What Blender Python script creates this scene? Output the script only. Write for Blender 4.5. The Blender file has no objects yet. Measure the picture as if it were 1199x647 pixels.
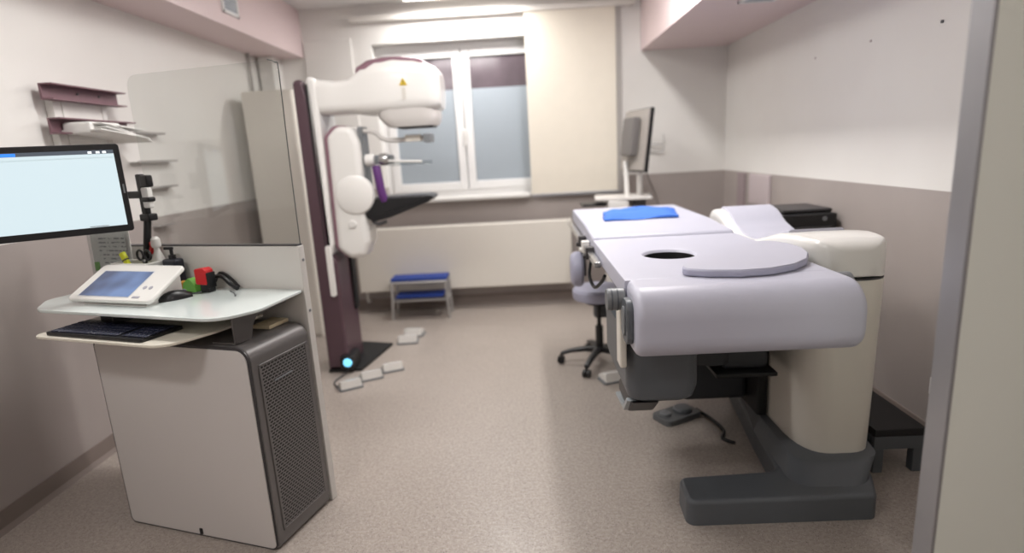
import bpy, bmesh, math, random
from mathutils import Vector, Matrix
random.seed(4)
COL = bpy.context.scene.collection
PI = math.pi
MATS = {}
WM = {}                                   # world matrix of every parent

# ------------------------------------------------------------------ materials
def srgb(c):
    return tuple(((v/255)/12.92 if v/255 <= .04045 else ((v/255+.055)/1.055)**2.4) for v in c) + (1,)

def mat(name, c, rough=.5, metal=0, noise=0, scale=20, bump=0, trans=0, alpha=1, emit=None, es=0, coat=0):
    if name in MATS: return MATS[name]
    m = bpy.data.materials.new(name); m.use_nodes = True
    nt = m.node_tree; b = nt.nodes['Principled BSDF']
    b.inputs['Base Color'].default_value = srgb(c)
    b.inputs['Roughness'].default_value = rough
    b.inputs['Metallic'].default_value = metal
    b.inputs['Coat Weight'].default_value = coat
    if trans: b.inputs['Transmission Weight'].default_value = trans
    if alpha < 1: b.inputs['Alpha'].default_value = alpha
    if emit:
        b.inputs['Emission Color'].default_value = srgb(emit); b.inputs['Emission Strength'].default_value = es
    tc = nt.nodes.new('ShaderNodeTexCoord')
    n = nt.nodes.new('ShaderNodeTexNoise'); n.inputs['Scale'].default_value = scale; n.inputs['Detail'].default_value = 4
    nt.links.new(tc.outputs['Object'], n.inputs['Vector'])
    if noise:
        mx = nt.nodes.new('ShaderNodeMix'); mx.data_type = 'RGBA'; mx.blend_type = 'MULTIPLY'
        mx.inputs[0].default_value = noise
        mx.inputs[6].default_value = srgb(c)
        rp = nt.nodes.new('ShaderNodeValToRGB'); rp.color_ramp.elements[0].position = .3; rp.color_ramp.elements[1].position = .7
        rp.color_ramp.elements[0].color = (.45, .45, .45, 1)
        nt.links.new(n.outputs['Fac'], rp.inputs[0]); nt.links.new(rp.outputs[0], mx.inputs[7])
        nt.links.new(mx.outputs[2], b.inputs['Base Color'])
    if bump:
        bp = nt.nodes.new('ShaderNodeBump'); bp.inputs['Strength'].default_value = bump; bp.inputs['Distance'].default_value = .002
        nt.links.new(n.outputs['Fac'], bp.inputs['Height']); nt.links.new(bp.outputs[0], b.inputs['Normal'])
    MATS[name] = m
    return m

def ramp(nt, src, stops, interp='LINEAR'):
    r = nt.nodes.new('ShaderNodeValToRGB'); r.color_ramp.interpolation = interp
    e = r.color_ramp.elements
    e[0].position, e[0].color = stops[0]; e[1].position, e[1].color = stops[1]
    for p, c in stops[2:]:
        x = e.new(p); x.color = c
    nt.links.new(src, r.inputs[0]); return r

def wall_mat():
    m = bpy.data.materials.new('painted_wall'); m.use_nodes = True
    nt = m.node_tree; b = nt.nodes['Principled BSDF']
    g = nt.nodes.new('ShaderNodeNewGeometry'); s = nt.nodes.new('ShaderNodeSeparateXYZ')
    nt.links.new(g.outputs['Position'], s.inputs[0])
    mt = nt.nodes.new('ShaderNodeMath'); mt.operation = 'GREATER_THAN'; mt.inputs[1].default_value = 1.172
    nt.links.new(s.outputs['Z'], mt.inputs[0])
    n = nt.nodes.new('ShaderNodeTexNoise'); n.inputs['Scale'].default_value = 1.3; n.inputs['Detail'].default_value = 3
    nt.links.new(g.outputs['Position'], n.inputs['Vector'])
    lo = ramp(nt, n.outputs['Fac'], [(.35, srgb((160,151,147))), (.65, srgb((167,158,154)))])
    hi = ramp(nt, n.outputs['Fac'], [(.35, srgb((224,221,217))), (.65, srgb((229,227,223)))])
    mx = nt.nodes.new('ShaderNodeMix'); mx.data_type = 'RGBA'
    nt.links.new(mt.outputs[0], mx.inputs[0]); nt.links.new(lo.outputs[0], mx.inputs[6]); nt.links.new(hi.outputs[0], mx.inputs[7])
    nt.links.new(mx.outputs[2], b.inputs['Base Color'])
    b.inputs['Roughness'].default_value = .55
    n2 = nt.nodes.new('ShaderNodeTexNoise'); n2.inputs['Scale'].default_value = 90
    nt.links.new(g.outputs['Position'], n2.inputs['Vector'])
    bp = nt.nodes.new('ShaderNodeBump'); bp.inputs['Strength'].default_value = .06; bp.inputs['Distance'].default_value = .002
    nt.links.new(n2.outputs['Fac'], bp.inputs['Height']); nt.links.new(bp.outputs[0], b.inputs['Normal'])
    return m

def floor_mat():
    m = bpy.data.materials.new('speckled_vinyl'); m.use_nodes = True
    nt = m.node_tree; b = nt.nodes['Principled BSDF']
    g = nt.nodes.new('ShaderNodeNewGeometry')
    def noise(sc, d=2):
        n = nt.nodes.new('ShaderNodeTexNoise'); n.inputs['Scale'].default_value = sc; n.inputs['Detail'].default_value = d
        nt.links.new(g.outputs['Position'], n.inputs['Vector']); return n
    def vor(sc):
        v = nt.nodes.new('ShaderNodeTexVoronoi'); v.inputs['Scale'].default_value = sc
        nt.links.new(g.outputs['Position'], v.inputs['Vector']); return v
    base = ramp(nt, noise(70, 3).outputs['Fac'], [(.32, srgb((152,142,134))), (.66, srgb((172,162,154)))])
    def overlay(prev, v, thr, colr, gate):
        # sparse flecks: voronoi cells whose random colour passes the gate
        sx = nt.nodes.new('ShaderNodeSeparateColor'); nt.links.new(v.outputs['Color'], sx.inputs[0])
        a = nt.nodes.new('ShaderNodeMath'); a.operation = 'LESS_THAN'; a.inputs[1].default_value = thr
        nt.links.new(v.outputs['Distance'], a.inputs[0])
        c = nt.nodes.new('ShaderNodeMath'); c.operation = 'GREATER_THAN'; c.inputs[1].default_value = gate
        nt.links.new(sx.outputs[0], c.inputs[0])
        f = nt.nodes.new('ShaderNodeMath'); f.operation = 'MULTIPLY'
        nt.links.new(a.outputs[0], f.inputs[0]); nt.links.new(c.outputs[0], f.inputs[1])
        mx = nt.nodes.new('ShaderNodeMix'); mx.data_type = 'RGBA'
        nt.links.new(f.outputs[0], mx.inputs[0]); nt.links.new(prev, mx.inputs[6]); mx.inputs[7].default_value = srgb(colr)
        return mx.outputs[2]
    o = overlay(base.outputs[0], vor(230), .38, (128,117,111), .78)
    o = overlay(o, vor(190), .30, (198,190,183), .84)
    o = overlay(o, vor(120), .2, (78,71,69), .8)
    nt.links.new(o, b.inputs['Base Color'])
    r = ramp(nt, noise(3).outputs['Fac'], [(.3, (.30,)*3+(1,)), (.7, (.42,)*3+(1,))])
    nt.links.new(r.outputs[0], b.inputs['Roughness'])
    b.inputs['Specular IOR Level'].default_value = .45
    return m

def slots_mat():
    m = bpy.data.materials.new('perforated_metal'); m.use_nodes = True
    nt = m.node_tree; b = nt.nodes['Principled BSDF']
    tc = nt.nodes.new('ShaderNodeTexCoord'); s = nt.nodes.new('ShaderNodeSeparateXYZ'); c = nt.nodes.new('ShaderNodeCombineXYZ')
    nt.links.new(tc.outputs['Object'], s.inputs[0]); nt.links.new(s.outputs['Y'], c.inputs[0]); nt.links.new(s.outputs['Z'], c.inputs[1])
    br = nt.nodes.new('ShaderNodeTexBrick'); nt.links.new(c.outputs[0], br.inputs['Vector'])
    br.offset = .5; br.inputs['Scale'].default_value = 1
    br.inputs['Brick Width'].default_value = .019; br.inputs['Row Height'].default_value = .0115
    br.inputs['Mortar Size'].default_value = .0019; br.inputs['Mortar Smooth'].default_value = .1
    br.inputs['Color1'].default_value = srgb((24,23,23)); br.inputs['Color2'].default_value = srgb((32,30,30))
    br.inputs['Mortar'].default_value = srgb((122,119,118))
    nt.links.new(br.outputs['Color'], b.inputs['Base Color']); b.inputs['Roughness'].default_value = .5
    return m

def pane_mat(name, tint, refl=.06, rough=.02):
    """thin clear sheet: see-through with a fresnel reflection"""
    m = bpy.data.materials.new(name); m.use_nodes = True
    nt = m.node_tree; nt.nodes.remove(nt.nodes['Principled BSDF']); out = nt.nodes['Material Output']
    t = nt.nodes.new('ShaderNodeBsdfTransparent'); t.inputs[0].default_value = srgb(tint)
    g = nt.nodes.new('ShaderNodeBsdfGlossy'); g.inputs['Roughness'].default_value = rough
    lw = nt.nodes.new('ShaderNodeLayerWeight'); pw = nt.nodes.new('ShaderNodeMath'); pw.operation = 'POWER'; pw.inputs[1].default_value = 4
    nt.links.new(lw.outputs['Facing'], pw.inputs[0])
    ma = nt.nodes.new('ShaderNodeMath'); ma.operation = 'MULTIPLY_ADD'; ma.inputs[1].default_value = .5; ma.inputs[2].default_value = refl
    nt.links.new(pw.outputs[0], ma.inputs[0])
    mx = nt.nodes.new('ShaderNodeMixShader')
    nt.links.new(ma.outputs[0], mx.inputs[0]); nt.links.new(t.outputs[0], mx.inputs[1]); nt.links.new(g.outputs[0], mx.inputs[2])
    nt.links.new(mx.outputs[0], out.inputs[0]); MATS[name] = m
    return m

def paper_mat():
    m = bpy.data.materials.new('printed_paper'); m.use_nodes = True
    nt = m.node_tree; b = nt.nodes['Principled BSDF']
    tc = nt.nodes.new('ShaderNodeTexCoord')
    mp = nt.nodes.new('ShaderNodeMapping'); mp.inputs['Scale'].default_value = (1, 1, 1)
    nt.links.new(tc.outputs['Object'], mp.inputs[0])
    s = nt.nodes.new('ShaderNodeSeparateXYZ'); nt.links.new(mp.outputs[0], s.inputs[0])
    w = nt.nodes.new('ShaderNodeMath'); w.operation = 'PINGPONG'; w.inputs[1].default_value = .009
    nt.links.new(s.outputs['Z'], w.inputs[0])
    l = nt.nodes.new('ShaderNodeMath'); l.operation = 'LESS_THAN'; l.inputs[1].default_value = .0028
    nt.links.new(w.outputs[0], l.inputs[0])
    n = nt.nodes.new('ShaderNodeTexNoise'); n.inputs['Scale'].default_value = 60; nt.links.new(tc.outputs['Object'], n.inputs[0])
    g = nt.nodes.new('ShaderNodeMath'); g.operation = 'GREATER_THAN'; g.inputs[1].default_value = .47; nt.links.new(n.outputs['Fac'], g.inputs[0])
    f = nt.nodes.new('ShaderNodeMath'); f.operation = 'MULTIPLY'; nt.links.new(l.outputs[0], f.inputs[0]); nt.links.new(g.outputs[0], f.inputs[1])
    mx = nt.nodes.new('ShaderNodeMix'); mx.data_type = 'RGBA'; nt.links.new(f.outputs[0], mx.inputs[0])
    mx.inputs[6].default_value = srgb((236,235,232)); mx.inputs[7].default_value = srgb((140,140,144))
    nt.links.new(mx.outputs[2], b.inputs['Base Color']); b.inputs['Roughness'].default_value = .7
    return m

def tablet_screen_mat():
    m = bpy.data.materials.new('blue_display'); m.use_nodes = True
    nt = m.node_tree; b = nt.nodes['Principled BSDF']
    tc = nt.nodes.new('ShaderNodeTexCoord')
    n = nt.nodes.new('ShaderNodeTexNoise'); n.inputs['Scale'].default_value = 7; n.inputs['Detail'].default_value = 1
    nt.links.new(tc.outputs['Object'], n.inputs[0])
    r = ramp(nt, n.outputs['Fac'], [(.35, srgb((48,62,100))), (.62, srgb((110,140,190)))])
    b.inputs['Base Color'].default_value = srgb((40,50,70))
    nt.links.new(r.outputs[0], b.inputs['Emission Color']); b.inputs['Emission Strength'].default_value = .75
    b.inputs['Roughness'].default_value = .15
    return m

M_wall = wall_mat(); M_floor = floor_mat(); M_slots = slots_mat(); M_paper = paper_mat(); M_tab = tablet_screen_mat()
M_glass = pane_mat('clear_shield', (246,247,246), .045); M_acryl = pane_mat('clear_plastic', (236,238,238))
M_soffit = mat('pink_soffit', (222,203,203), .5, noise=.04, scale=2)
M_ceil = mat('white_ceiling', (226,224,222), .7, noise=.03)
M_cove = mat('taupe_skirting', (128,116,110), .5, noise=.1, scale=6)
M_white = mat('white_paint', (226,224,220), .35, noise=.03, scale=3)
M_cab = mat('matt_white_panel', (210,205,202), .3, noise=.04, scale=2)
M_shell = mat('glossy_white_plastic', (232,230,226), .25, coat=.2, noise=.02, scale=2)
M_cream = mat('cream_housing', (222,217,207), .3, noise=.03, scale=2)
M_grey = mat('grey_metal', (112,109,108), .4, .25, noise=.08, scale=30)
M_dgrey = mat('dark_edge', (62,60,62), .4)
M_slate = mat('slate_plastic', (88,92,97), .42, noise=.08, scale=8)
M_mgrey = mat('mid_grey_plastic', (118,121,124), .4, noise=.05)
M_black = mat('black_plastic', (20,20,23), .38, noise=.1)
M_blackm = mat('black_matt', (14,14,16), .6)
M_lav = mat('lavender_vinyl', (188,188,202), .42, noise=.05, scale=3, bump=.05)
M_lavd = mat('lavender_edge', (170,170,190), .5, noise=.05)
M_plum = mat('plum_plastic', (84,62,70), .4, noise=.1, scale=3)
M_plumd = mat('mauve_metal', (122,90,98), .45, noise=.08)
M_blind = mat('cream_blind', (226,219,205), .8, noise=.05, scale=9, bump=.1)
M_rad = mat('cream_enamel', (226,221,212), .4, noise=.02)
M_chrome = mat('brushed_steel', (190,190,190), .25, .9)
M_top = mat('milky_glass', (214,222,220), .12, coat=.4)
M_wframe = mat('window_frame_white', (228,227,226), .35)
M_frost = mat('frosted_film', (160,169,177), .4, noise=.1, scale=1.5)
M_night = mat('night_glass', (104,93,99), .12, noise=.5, scale=4)
M_blue = mat('blue_nonwoven', (58,112,205), .75, noise=.15, scale=6, bump=.3)
M_bluev = mat('blue_rubber', (24,58,140), .55, noise=.15, scale=14)
M_screen = mat('lit_screen', (60,66,70), .3, emit=(226,244,250), es=.84)
M_lamp = mat('lamp_diffuser', (255,255,255), .5, emit=(255,250,244), es=6)
M_purple = mat('purple_rubber', (88,42,108), .5)
M_yellow = mat('yellow_plastic', (226,232,40), .4)
M_warn = mat('warning_yellow', (214,182,40), .5)
M_green = mat('green_plastic', (120,190,80), .4)
M_orange = mat('orange_plastic', (200,140,50), .5)
M_red = mat('red_plastic', (200,36,40), .35)
M_cyan = mat('cyan_glow', (120,200,230), .3, emit=(120,205,240), es=1.2)
M_keys = mat('keycap', (34,38,58), .45)
M_oak = mat('pale_card', (206,192,160), .7, noise=.1)
M_alu = mat('aluminium_edge', (168,168,172), .35, .6)
M_paperw = mat('plain_paper', (232,231,228), .8)
M_stoolframe = mat('grey_tube', (182,180,178), .35, .3)
M_dsteel = mat('sensor_dark', (52,52,56), .4)
M_lilacw = mat('pink_white', (196,184,186), .5)

# ------------------------------------------------------------------ mesh builder
class MB:
    def __init__(s, frame=None):
        s.v = []; s.f = []; s.mi = []; s.fr = frame or Matrix()
    def add(s, vs, fs, mi=0):
        o = len(s.v); s.v += [s.fr @ Vector(p) for p in vs]
        s.f += [tuple(i+o for i in f) for f in fs]; s.mi += [mi]*len(fs); return s
    def bm_add(s, bm, mi=0):
        bm.verts.index_update()
        s.add([v.co.copy() for v in bm.verts], [[v.index for v in f.verts] for f in bm.faces], mi); bm.free(); return s
    def box(s, a, b, bev=0, seg=2, mi=0, mtx=None):
        bm = bmesh.new(); bmesh.ops.create_cube(bm, size=1)
        c = [(a[i]+b[i])/2 for i in range(3)]; d = [abs(b[i]-a[i]) for i in range(3)]
        bmesh.ops.scale(bm, vec=d, verts=bm.verts); bmesh.ops.translate(bm, vec=c, verts=bm.verts)
        if bev: bmesh.ops.bevel(bm, geom=bm.edges[:], offset=min(bev, min(d)*.49), segments=seg, affect='EDGES', profile=.5)
        if mtx: bmesh.ops.transform(bm, matrix=mtx, verts=bm.verts)
        return s.bm_add(bm, mi)
    def prism(s, poly, lo, hi, axis='z', bev=0, seg=2, mi=0, mtx=None, bevsel=None):
        """poly in the other two axes (x,y | y,z | x,z), extruded lo..hi"""
        bm = bmesh.new()
        def P(p, h):
            return {'z': (p[0], p[1], h), 'x': (h, p[0], p[1]), 'y': (p[0], h, p[1])}[axis]
        A = [bm.verts.new(P(p, lo)) for p in poly]; B = [bm.verts.new(P(p, hi)) for p in poly]
        fa = bm.faces.new(A); fb = bm.faces.new(B[::-1]); n = len(poly)
        for i in range(n): bm.faces.new((A[i], B[i], B[(i+1) % n], A[(i+1) % n]))
        bmesh.ops.recalc_face_normals(bm, faces=bm.faces)
        if bev:
            es = set(fa.edges) | set(fb.edges) if bevsel is None else (set(fb.edges) if bevsel == 'hi' else set(fa.edges))
            bmesh.ops.bevel(bm, geom=list(es), offset=bev, segments=seg, affect='EDGES', profile=.5)
        if mtx: bmesh.ops.transform(bm, matrix=mtx, verts=bm.verts)
        return s.bm_add(bm, mi)
    def loft(s, rings, mi=0, cap=True, closed=True):
        n = len(rings[0]); vs = [p for r in rings for p in r]; fs = []
        for i in range(len(rings)-1):
            for j in range(n if closed else n-1):
                k = (j+1) % n; fs.append((i*n+j, i*n+k, (i+1)*n+k, (i+1)*n+j))
        if cap: fs.append(tuple(range(n))[::-1]); fs.append(tuple((len(rings)-1)*n+j for j in range(n)))
        return s.add(vs, fs, mi)
    def cyl(s, p0, p1, r0, r1=None, n=20, mi=0, bev=0):
        r1 = r0 if r1 is None else r1
        p0 = Vector(p0); p1 = Vector(p1); d = (p1-p0); L = d.length; q = d.to_track_quat('Z', 'Y')
        prof = [(r0, 0), (r1, L)]
        if bev: prof = [(r0-bev, 0), (r0-bev*.3, bev*.3), (r0, bev), (r1, L-bev), (r1-bev*.3, L-bev*.3), (r1-bev, L)]
        rings = [[p0 + q @ Vector((r*math.cos(2*PI*j/n), r*math.sin(2*PI*j/n), h)) for j in range(n)] for r, h in prof]
        return s.loft(rings, mi)
    def lathe(s, c, prof, n=28, mi=0, ax='z', cap=True):
        rings = []
        for r, h in prof:
            ring = []
            for j in range(n):
                a = 2*PI*j/n; x, y = r*math.cos(a), r*math.sin(a)
                ring.append({'z': (c[0]+x, c[1]+y, c[2]+h), 'x': (c[0]+h, c[1]+x, c[2]+y), 'y': (c[0]+x, c[1]+h, c[2]+y)}[ax])
            rings.append(ring)
        return s.loft(rings, mi, cap)
    def tube(s, pts, r, n=10, sm=6, mi=0):
        P = [Vector(p) for p in pts]
        if sm > 1 and len(P) > 2:
            Q = []
            for i in range(len(P)-1):
                a = P[max(i-1, 0)]; b = P[i]; c = P[i+1]; d = P[min(i+2, len(P)-1)]
                for k in range(sm):
                    t = k/sm
                    Q.append(.5*((2*b)+(c-a)*t+(2*a-5*b+4*c-d)*t*t+(3*b-a-3*c+d)*t**3))
            Q.append(P[-1]); P = Q
        rings = []; up = Vector((.13, .21, 1)).normalized()
        for i, p in enumerate(P):
            t = (P[min(i+1, len(P)-1)]-P[max(i-1, 0)]).normalized()
            u = up - t*up.dot(t)
            if u.length < 1e-3: u = t.orthogonal()
            u.normalize(); w = t.cross(u); up = u
            rings.append([p + u*r*math.cos(2*PI*j/n) + w*r*math.sin(2*PI*j/n) for j in range(n)])
        return s.loft(rings, mi)
    def build(s, name, m, parent=None, label=None, cat=None, group=None, kind=None, angle=32, origin=None):
        me = bpy.data.meshes.new(name)
        vs = s.v
        if parent is not None: W = WM[parent.name]
        else:
            if origin is None:
                xs = [v.x for v in vs]; ys = [v.y for v in vs]; zs = [v.z for v in vs]
                origin = ((min(xs)+max(xs))/2, (min(ys)+max(ys))/2, min(zs))
            W = Matrix.Translation(origin)
        I = W.inverted()
        me.from_pydata([I @ v for v in vs], [], s.f)
        for x in (m if isinstance(m, (list, tuple)) else [m]): me.materials.append(x)
        for p, k in zip(me.polygons, s.mi): p.material_index = k
        bm = bmesh.new(); bm.from_mesh(me); bmesh.ops.recalc_face_normals(bm, faces=bm.faces); bm.to_mesh(me); bm.free()
        me.shade_smooth(); me.set_sharp_from_angle(angle=math.radians(angle)); me.update()
        o = bpy.data.objects.new(name, me); COL.objects.link(o)
        wn = o.modifiers.new('weighted_normal', 'WEIGHTED_NORMAL'); wn.keep_sharp = True
        if parent is not None: o.parent = parent
        else: o.location = origin
        WM[o.name] = W
        tag(o, label, cat, group, kind)
        return o

def tag(o, label=None, cat=None, group=None, kind=None):
    if label: o['label'] = label
    if cat: o['category'] = cat
    if group: o['group'] = group
    if kind: o['kind'] = kind
    return o

def empty(name, loc, label, cat, rz=0, group=None):
    o = bpy.data.objects.new(name, None); COL.objects.link(o); o.empty_display_size = .1
    o.location = loc; o.rotation_euler = (0, 0, rz)
    WM[o.name] = Matrix.Translation(loc) @ Matrix.Rotation(rz, 4, 'Z')
    return tag(o, label, cat, group)

def rring(c, a, b, u, w, n=28, e=2.6):
    """superellipse ring about c with half sizes a along u and b along w"""
    c = Vector(c); u = Vector(u); w = Vector(w); R = []
    for j in range(n):
        t = 2*PI*j/n; ct, st = math.cos(t), math.sin(t)
        R.append(c + u*a*math.copysign(abs(ct)**(2/e), ct) + w*b*math.copysign(abs(st)**(2/e), st))
    return R

def rpoly(pts, rads, seg=6):
    """polygon with rounded corners"""
    out = []; n = len(pts)
    for i in range(n):
        p = Vector(pts[i]); a = Vector(pts[i-1]); b = Vector(pts[(i+1) % n]); r = rads[i] if isinstance(rads, (list, tuple)) else rads
        if r <= 0: out.append(tuple(p)); continue
        da = (a-p).normalized(); db = (b-p).normalized(); th = da.angle(db)
        d = min(r/math.tan(th/2), (a-p).length*.49, (b-p).length*.49); r2 = d*math.tan(th/2)
        c = p + (da+db).normalized()*(r2/math.sin(th/2))
        s0 = p+da*d-c; s1 = p+db*d-c
        a0 = math.atan2(s0.y, s0.x); a1 = math.atan2(s1.y, s1.x); dd = (a1-a0+PI) % (2*PI)-PI
        for k in range(seg+1):
            t = a0+dd*k/seg; out.append((c.x+r2*math.cos(t), c.y+r2*math.sin(t)))
    return out

# ------------------------------------------------------------------ room
XL, XR, YB, YF, ZC = -2.27, 1.85, 5.386, -1.3, 2.76
def struct(name, mb, m): return mb.build(name, m, kind='structure')
struct('floor', MB().box((XL-.1, YF-.1, -.08), (XR+.1, YB+.35, 0)), M_floor)
struct('ceiling', MB().box((XL-.1, YF-.1, ZC), (XR+.1, YB+.35, ZC+.1)), M_ceil)
struct('wall_left', MB().box((XL-.1, YF, 0), (XL, YB+.3, ZC)), M_wall)
struct('wall_right', MB().box((XR, YF, 0), (XR+.1, YB+.3, ZC)), M_wall)
struct('wall_front', MB().box((XL, YF-.1, 0), (XR, YF, ZC)), M_wall)
WX0, WX1, WZ0, WZ1 = -1.30, .80, 1.06, 2.44            # window opening
w = MB()
w.box((XL, YB, 0), (WX0, YB+.3, ZC)); w.box((WX1, YB, 0), (XR, YB+.3, ZC))
w.box((WX0, YB, 0), (WX1, YB+.3, WZ0-.03)); w.box((WX0, YB, WZ1), (WX1, YB+.3, ZC))
struct('wall_back', w, M_wall)
struct('trim_1', MB().box((-1.90, YB-.02, 1.172), (-1.475, YB, 2.50), .004), M_white)      # shallow pier beside the window
# soffits
struct('trim_2', MB().box((XL, YF, 2.36), (-1.915, YB, ZC)), M_soffit)
struct('trim_3', MB().box((1.09, YF, 2.25), (XR, YB, ZC)), M_soffit)
struct('baseboard_left', MB().prism([(XL, 0), (XL+.03, 0), (XL+.012, .02), (XL+.008, .09), (XL, .09)], YF, YB, 'y'), M_cove)
struct('baseboard_back', MB().prism([(YB, 0), (YB-.03, 0), (YB-.012, .02), (YB-.008, .11), (YB, .11)], XL, XR, 'x'), M_cove)
struct('baseboard_right', MB().prism([(XR, 0), (XR-.03, 0), (XR-.012, .02), (XR-.008, .09), (XR, .09)], YF, YB, 'y'), M_cove)
# corner service duct
struct('trim_4', MB().box((-2.25, 5.18, 0), (-2.12, YB, 2.36), .01), M_white)
# vertical door panel in the right foreground
d = MB().box((.926, 1.196, 0), (1.85, 1.255, ZC)); dr = struct('door_1', d, mat('door_panel', (232,234,225), .45, noise=.03, scale=2))
MB().box((.917, 1.195, 0), (.9262, 1.256, ZC), .002).build('edge_strip', M_alu, dr)

# window ---------------------------------------------------------------
wy = YB+.13
wf = MB()
def frame_rect(mb, x0, x1, z0, z1, t, y0, y1, bev=.004):
    mb.box((x0, y0, z0), (x0+t, y1, z1), bev); mb.box((x1-t, y0, z0), (x1, y1, z1), bev)
    mb.box((x0+t, y0, z0), (x1-t, y1, z0+t), bev); mb.box((x0+t, y0, z1-t), (x1-t, y1, z1), bev)
win = MB(); frame_rect(win, WX0, WX1, WZ0, WZ1, .055, wy, wy+.07)
win = struct('window_1', win, M_wframe)
for (a, b) in ((WX0+.055, -.525), (-.525, .235), (.235, WX1-.055)):
    s = MB(); frame_rect(s, a+.004, b-.004, WZ0+.055, WZ1-.055, .075, wy-.02, wy+.04, .008)
    so = s.build('sash', M_wframe, win)
    MB().box((a+.075, wy+.005, WZ0+.12), (b-.075, wy+.012, 2.03)).build('frosted_pane', M_frost, so)
    MB().box((a+.075, wy+.005, 2.031), (b-.075, wy+.012, WZ1-.12)).build('clear_pane', M_night, so)
hd = MB().box((-.545, wy-.032, 1.60), (-.505, wy-.02, 1.67), .004).box((-.535, wy-.05, 1.52), (-.515, wy-.034, 1.66), .005)
hd.build('window_handle', M_white, win)
struct('trim_5', MB().box((WX0-.04, YB-.09, WZ0-.035), (.05, YB+.14, WZ0), .008).box((.05, YB, WZ0-.03), (WX1, YB+.14, WZ0)), M_white)   # sill board
struct('trim_6', MB().box((-1.455, YB-.075, 2.62), (1.02, YB, 2.665), .004), mat('track_white', (222,218,212), .4))   # curtain track
bl = empty('panel_blind', (.47, YB-.05, 1.03), 'cream fabric panel blind hanging flat over the right side of the window', 'blind')
MB().box((.068, YB-.055, 1.045), (.862, YB-.051, 2.62)).build('fabric_panel', M_blind, bl)
MB().box((.066, YB-.062, 1.02), (.864, YB-.046, 1.047), .004).build('bottom_bar', M_alu, bl)
bs = empty('panel_blind_stack', (.895, YB-.04, 1.03), 'narrow grey edge of a second blind panel stacked behind the cream one', 'blind')
MB().box((.866, YB-.035, 1.04), (.915, YB-.028, 2.62)).build('fabric_panel', mat('grey_fabric', (176,172,168), .8), bs)
MB().box((.866, YB-.038, 1.02), (.915, YB-.025, 1.04), .003).build('bottom_bar', M_alu, bs)

# radiator -------------------------------------------------------------
ra = empty('radiator', (-.58, 5.28, .2), 'long smooth cream panel radiator mounted below the window', 'radiator')
MB().box((-1.60, 5.225, .21), (.415, 5.255, .81), .012, 3).build('front_panel', M_rad, ra)
MB().box((-1.59, 5.30, .22), (.405, 5.32, .80), .006).build('rear_panel', M_rad, ra)
g = MB()
for i in range(60):
    x = -1.575+i*(1.97/59); g.box((x, 5.256, .803), (x+.012, 5.30, .815))
g.box((-1.60, 5.256, .22), (-1.592, 5.30, .81)); g.box((.408, 5.256, .22), (.415, 5.30, .81))
g.build('top_grille', M_rad, ra)
MB().tube([(-1.55, 5.28, .22), (-1.55, 5.28, .12), (-1.55, 5.33, .1), (-1.55, 5.37, .1)], .009).build('pipe', M_white, ra)
for x in (-1.3, .1): MB().box((x, 5.32, .3), (x+.03, 5.3855, .72)).build('wall_bracket', M_rad, ra)

# ceiling lamps --------------------------------------------------------
def lamp(x, y, sx, sy, power, lab):
    t = empty('ceiling_light', (x, y, ZC-.04), lab, 'ceiling light')
    f = MB(); f.box((x-sx/2-.02, y-sy/2-.02, ZC-.035), (x+sx/2+.02, y-sy/2, ZC)); f.box((x-sx/2-.02, y+sy/2, ZC-.035), (x+sx/2+.02, y+sy/2+.02, ZC))
    f.box((x-sx/2-.02, y-sy/2, ZC-.035), (x-sx/2, y+sy/2, ZC)); f.box((x+sx/2, y-sy/2, ZC-.035), (x+sx/2+.02, y+sy/2, ZC))
    f.build('frame', M_white, t)
    MB().box((x-sx/2, y-sy/2, ZC-.03), (x+sx/2, y+sy/2, ZC-.022)).build('diffuser', M_lamp, t)
    L = bpy.data.lights.new('lamp_light', 'AREA'); L.shape = 'RECTANGLE'; L.size = sx; L.size_y = sy; L.energy = power; L.color = (1, .98, .96)
    lo = bpy.data.objects.new('lamp_light', L); COL.objects.link(lo); lo.location = (x, y, ZC-.045)
lamp(-.475, 5.06, .9, .22, 23, 'white ceiling light nearest the window, cut by the top edge of the picture')
lamp(-.75, 2.5, .9, .22, 29, 'white ceiling light over the middle of the left half of the room')
lamp(.70, 3.5, .14, 1.2, 35, 'white ceiling light running lengthwise above the treatment table')
lamp(-1.35, .35, .6, .22, 17, 'added white ceiling light, out of view over the near left corner of the room')  # unseen lamp, added to brighten the workstation cabinet front

lamp(.72, -.75, .5, .22, 9, 'added white ceiling light, out of view over the near right corner of the room')  # unseen lamp, added to brighten the door panel

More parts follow.
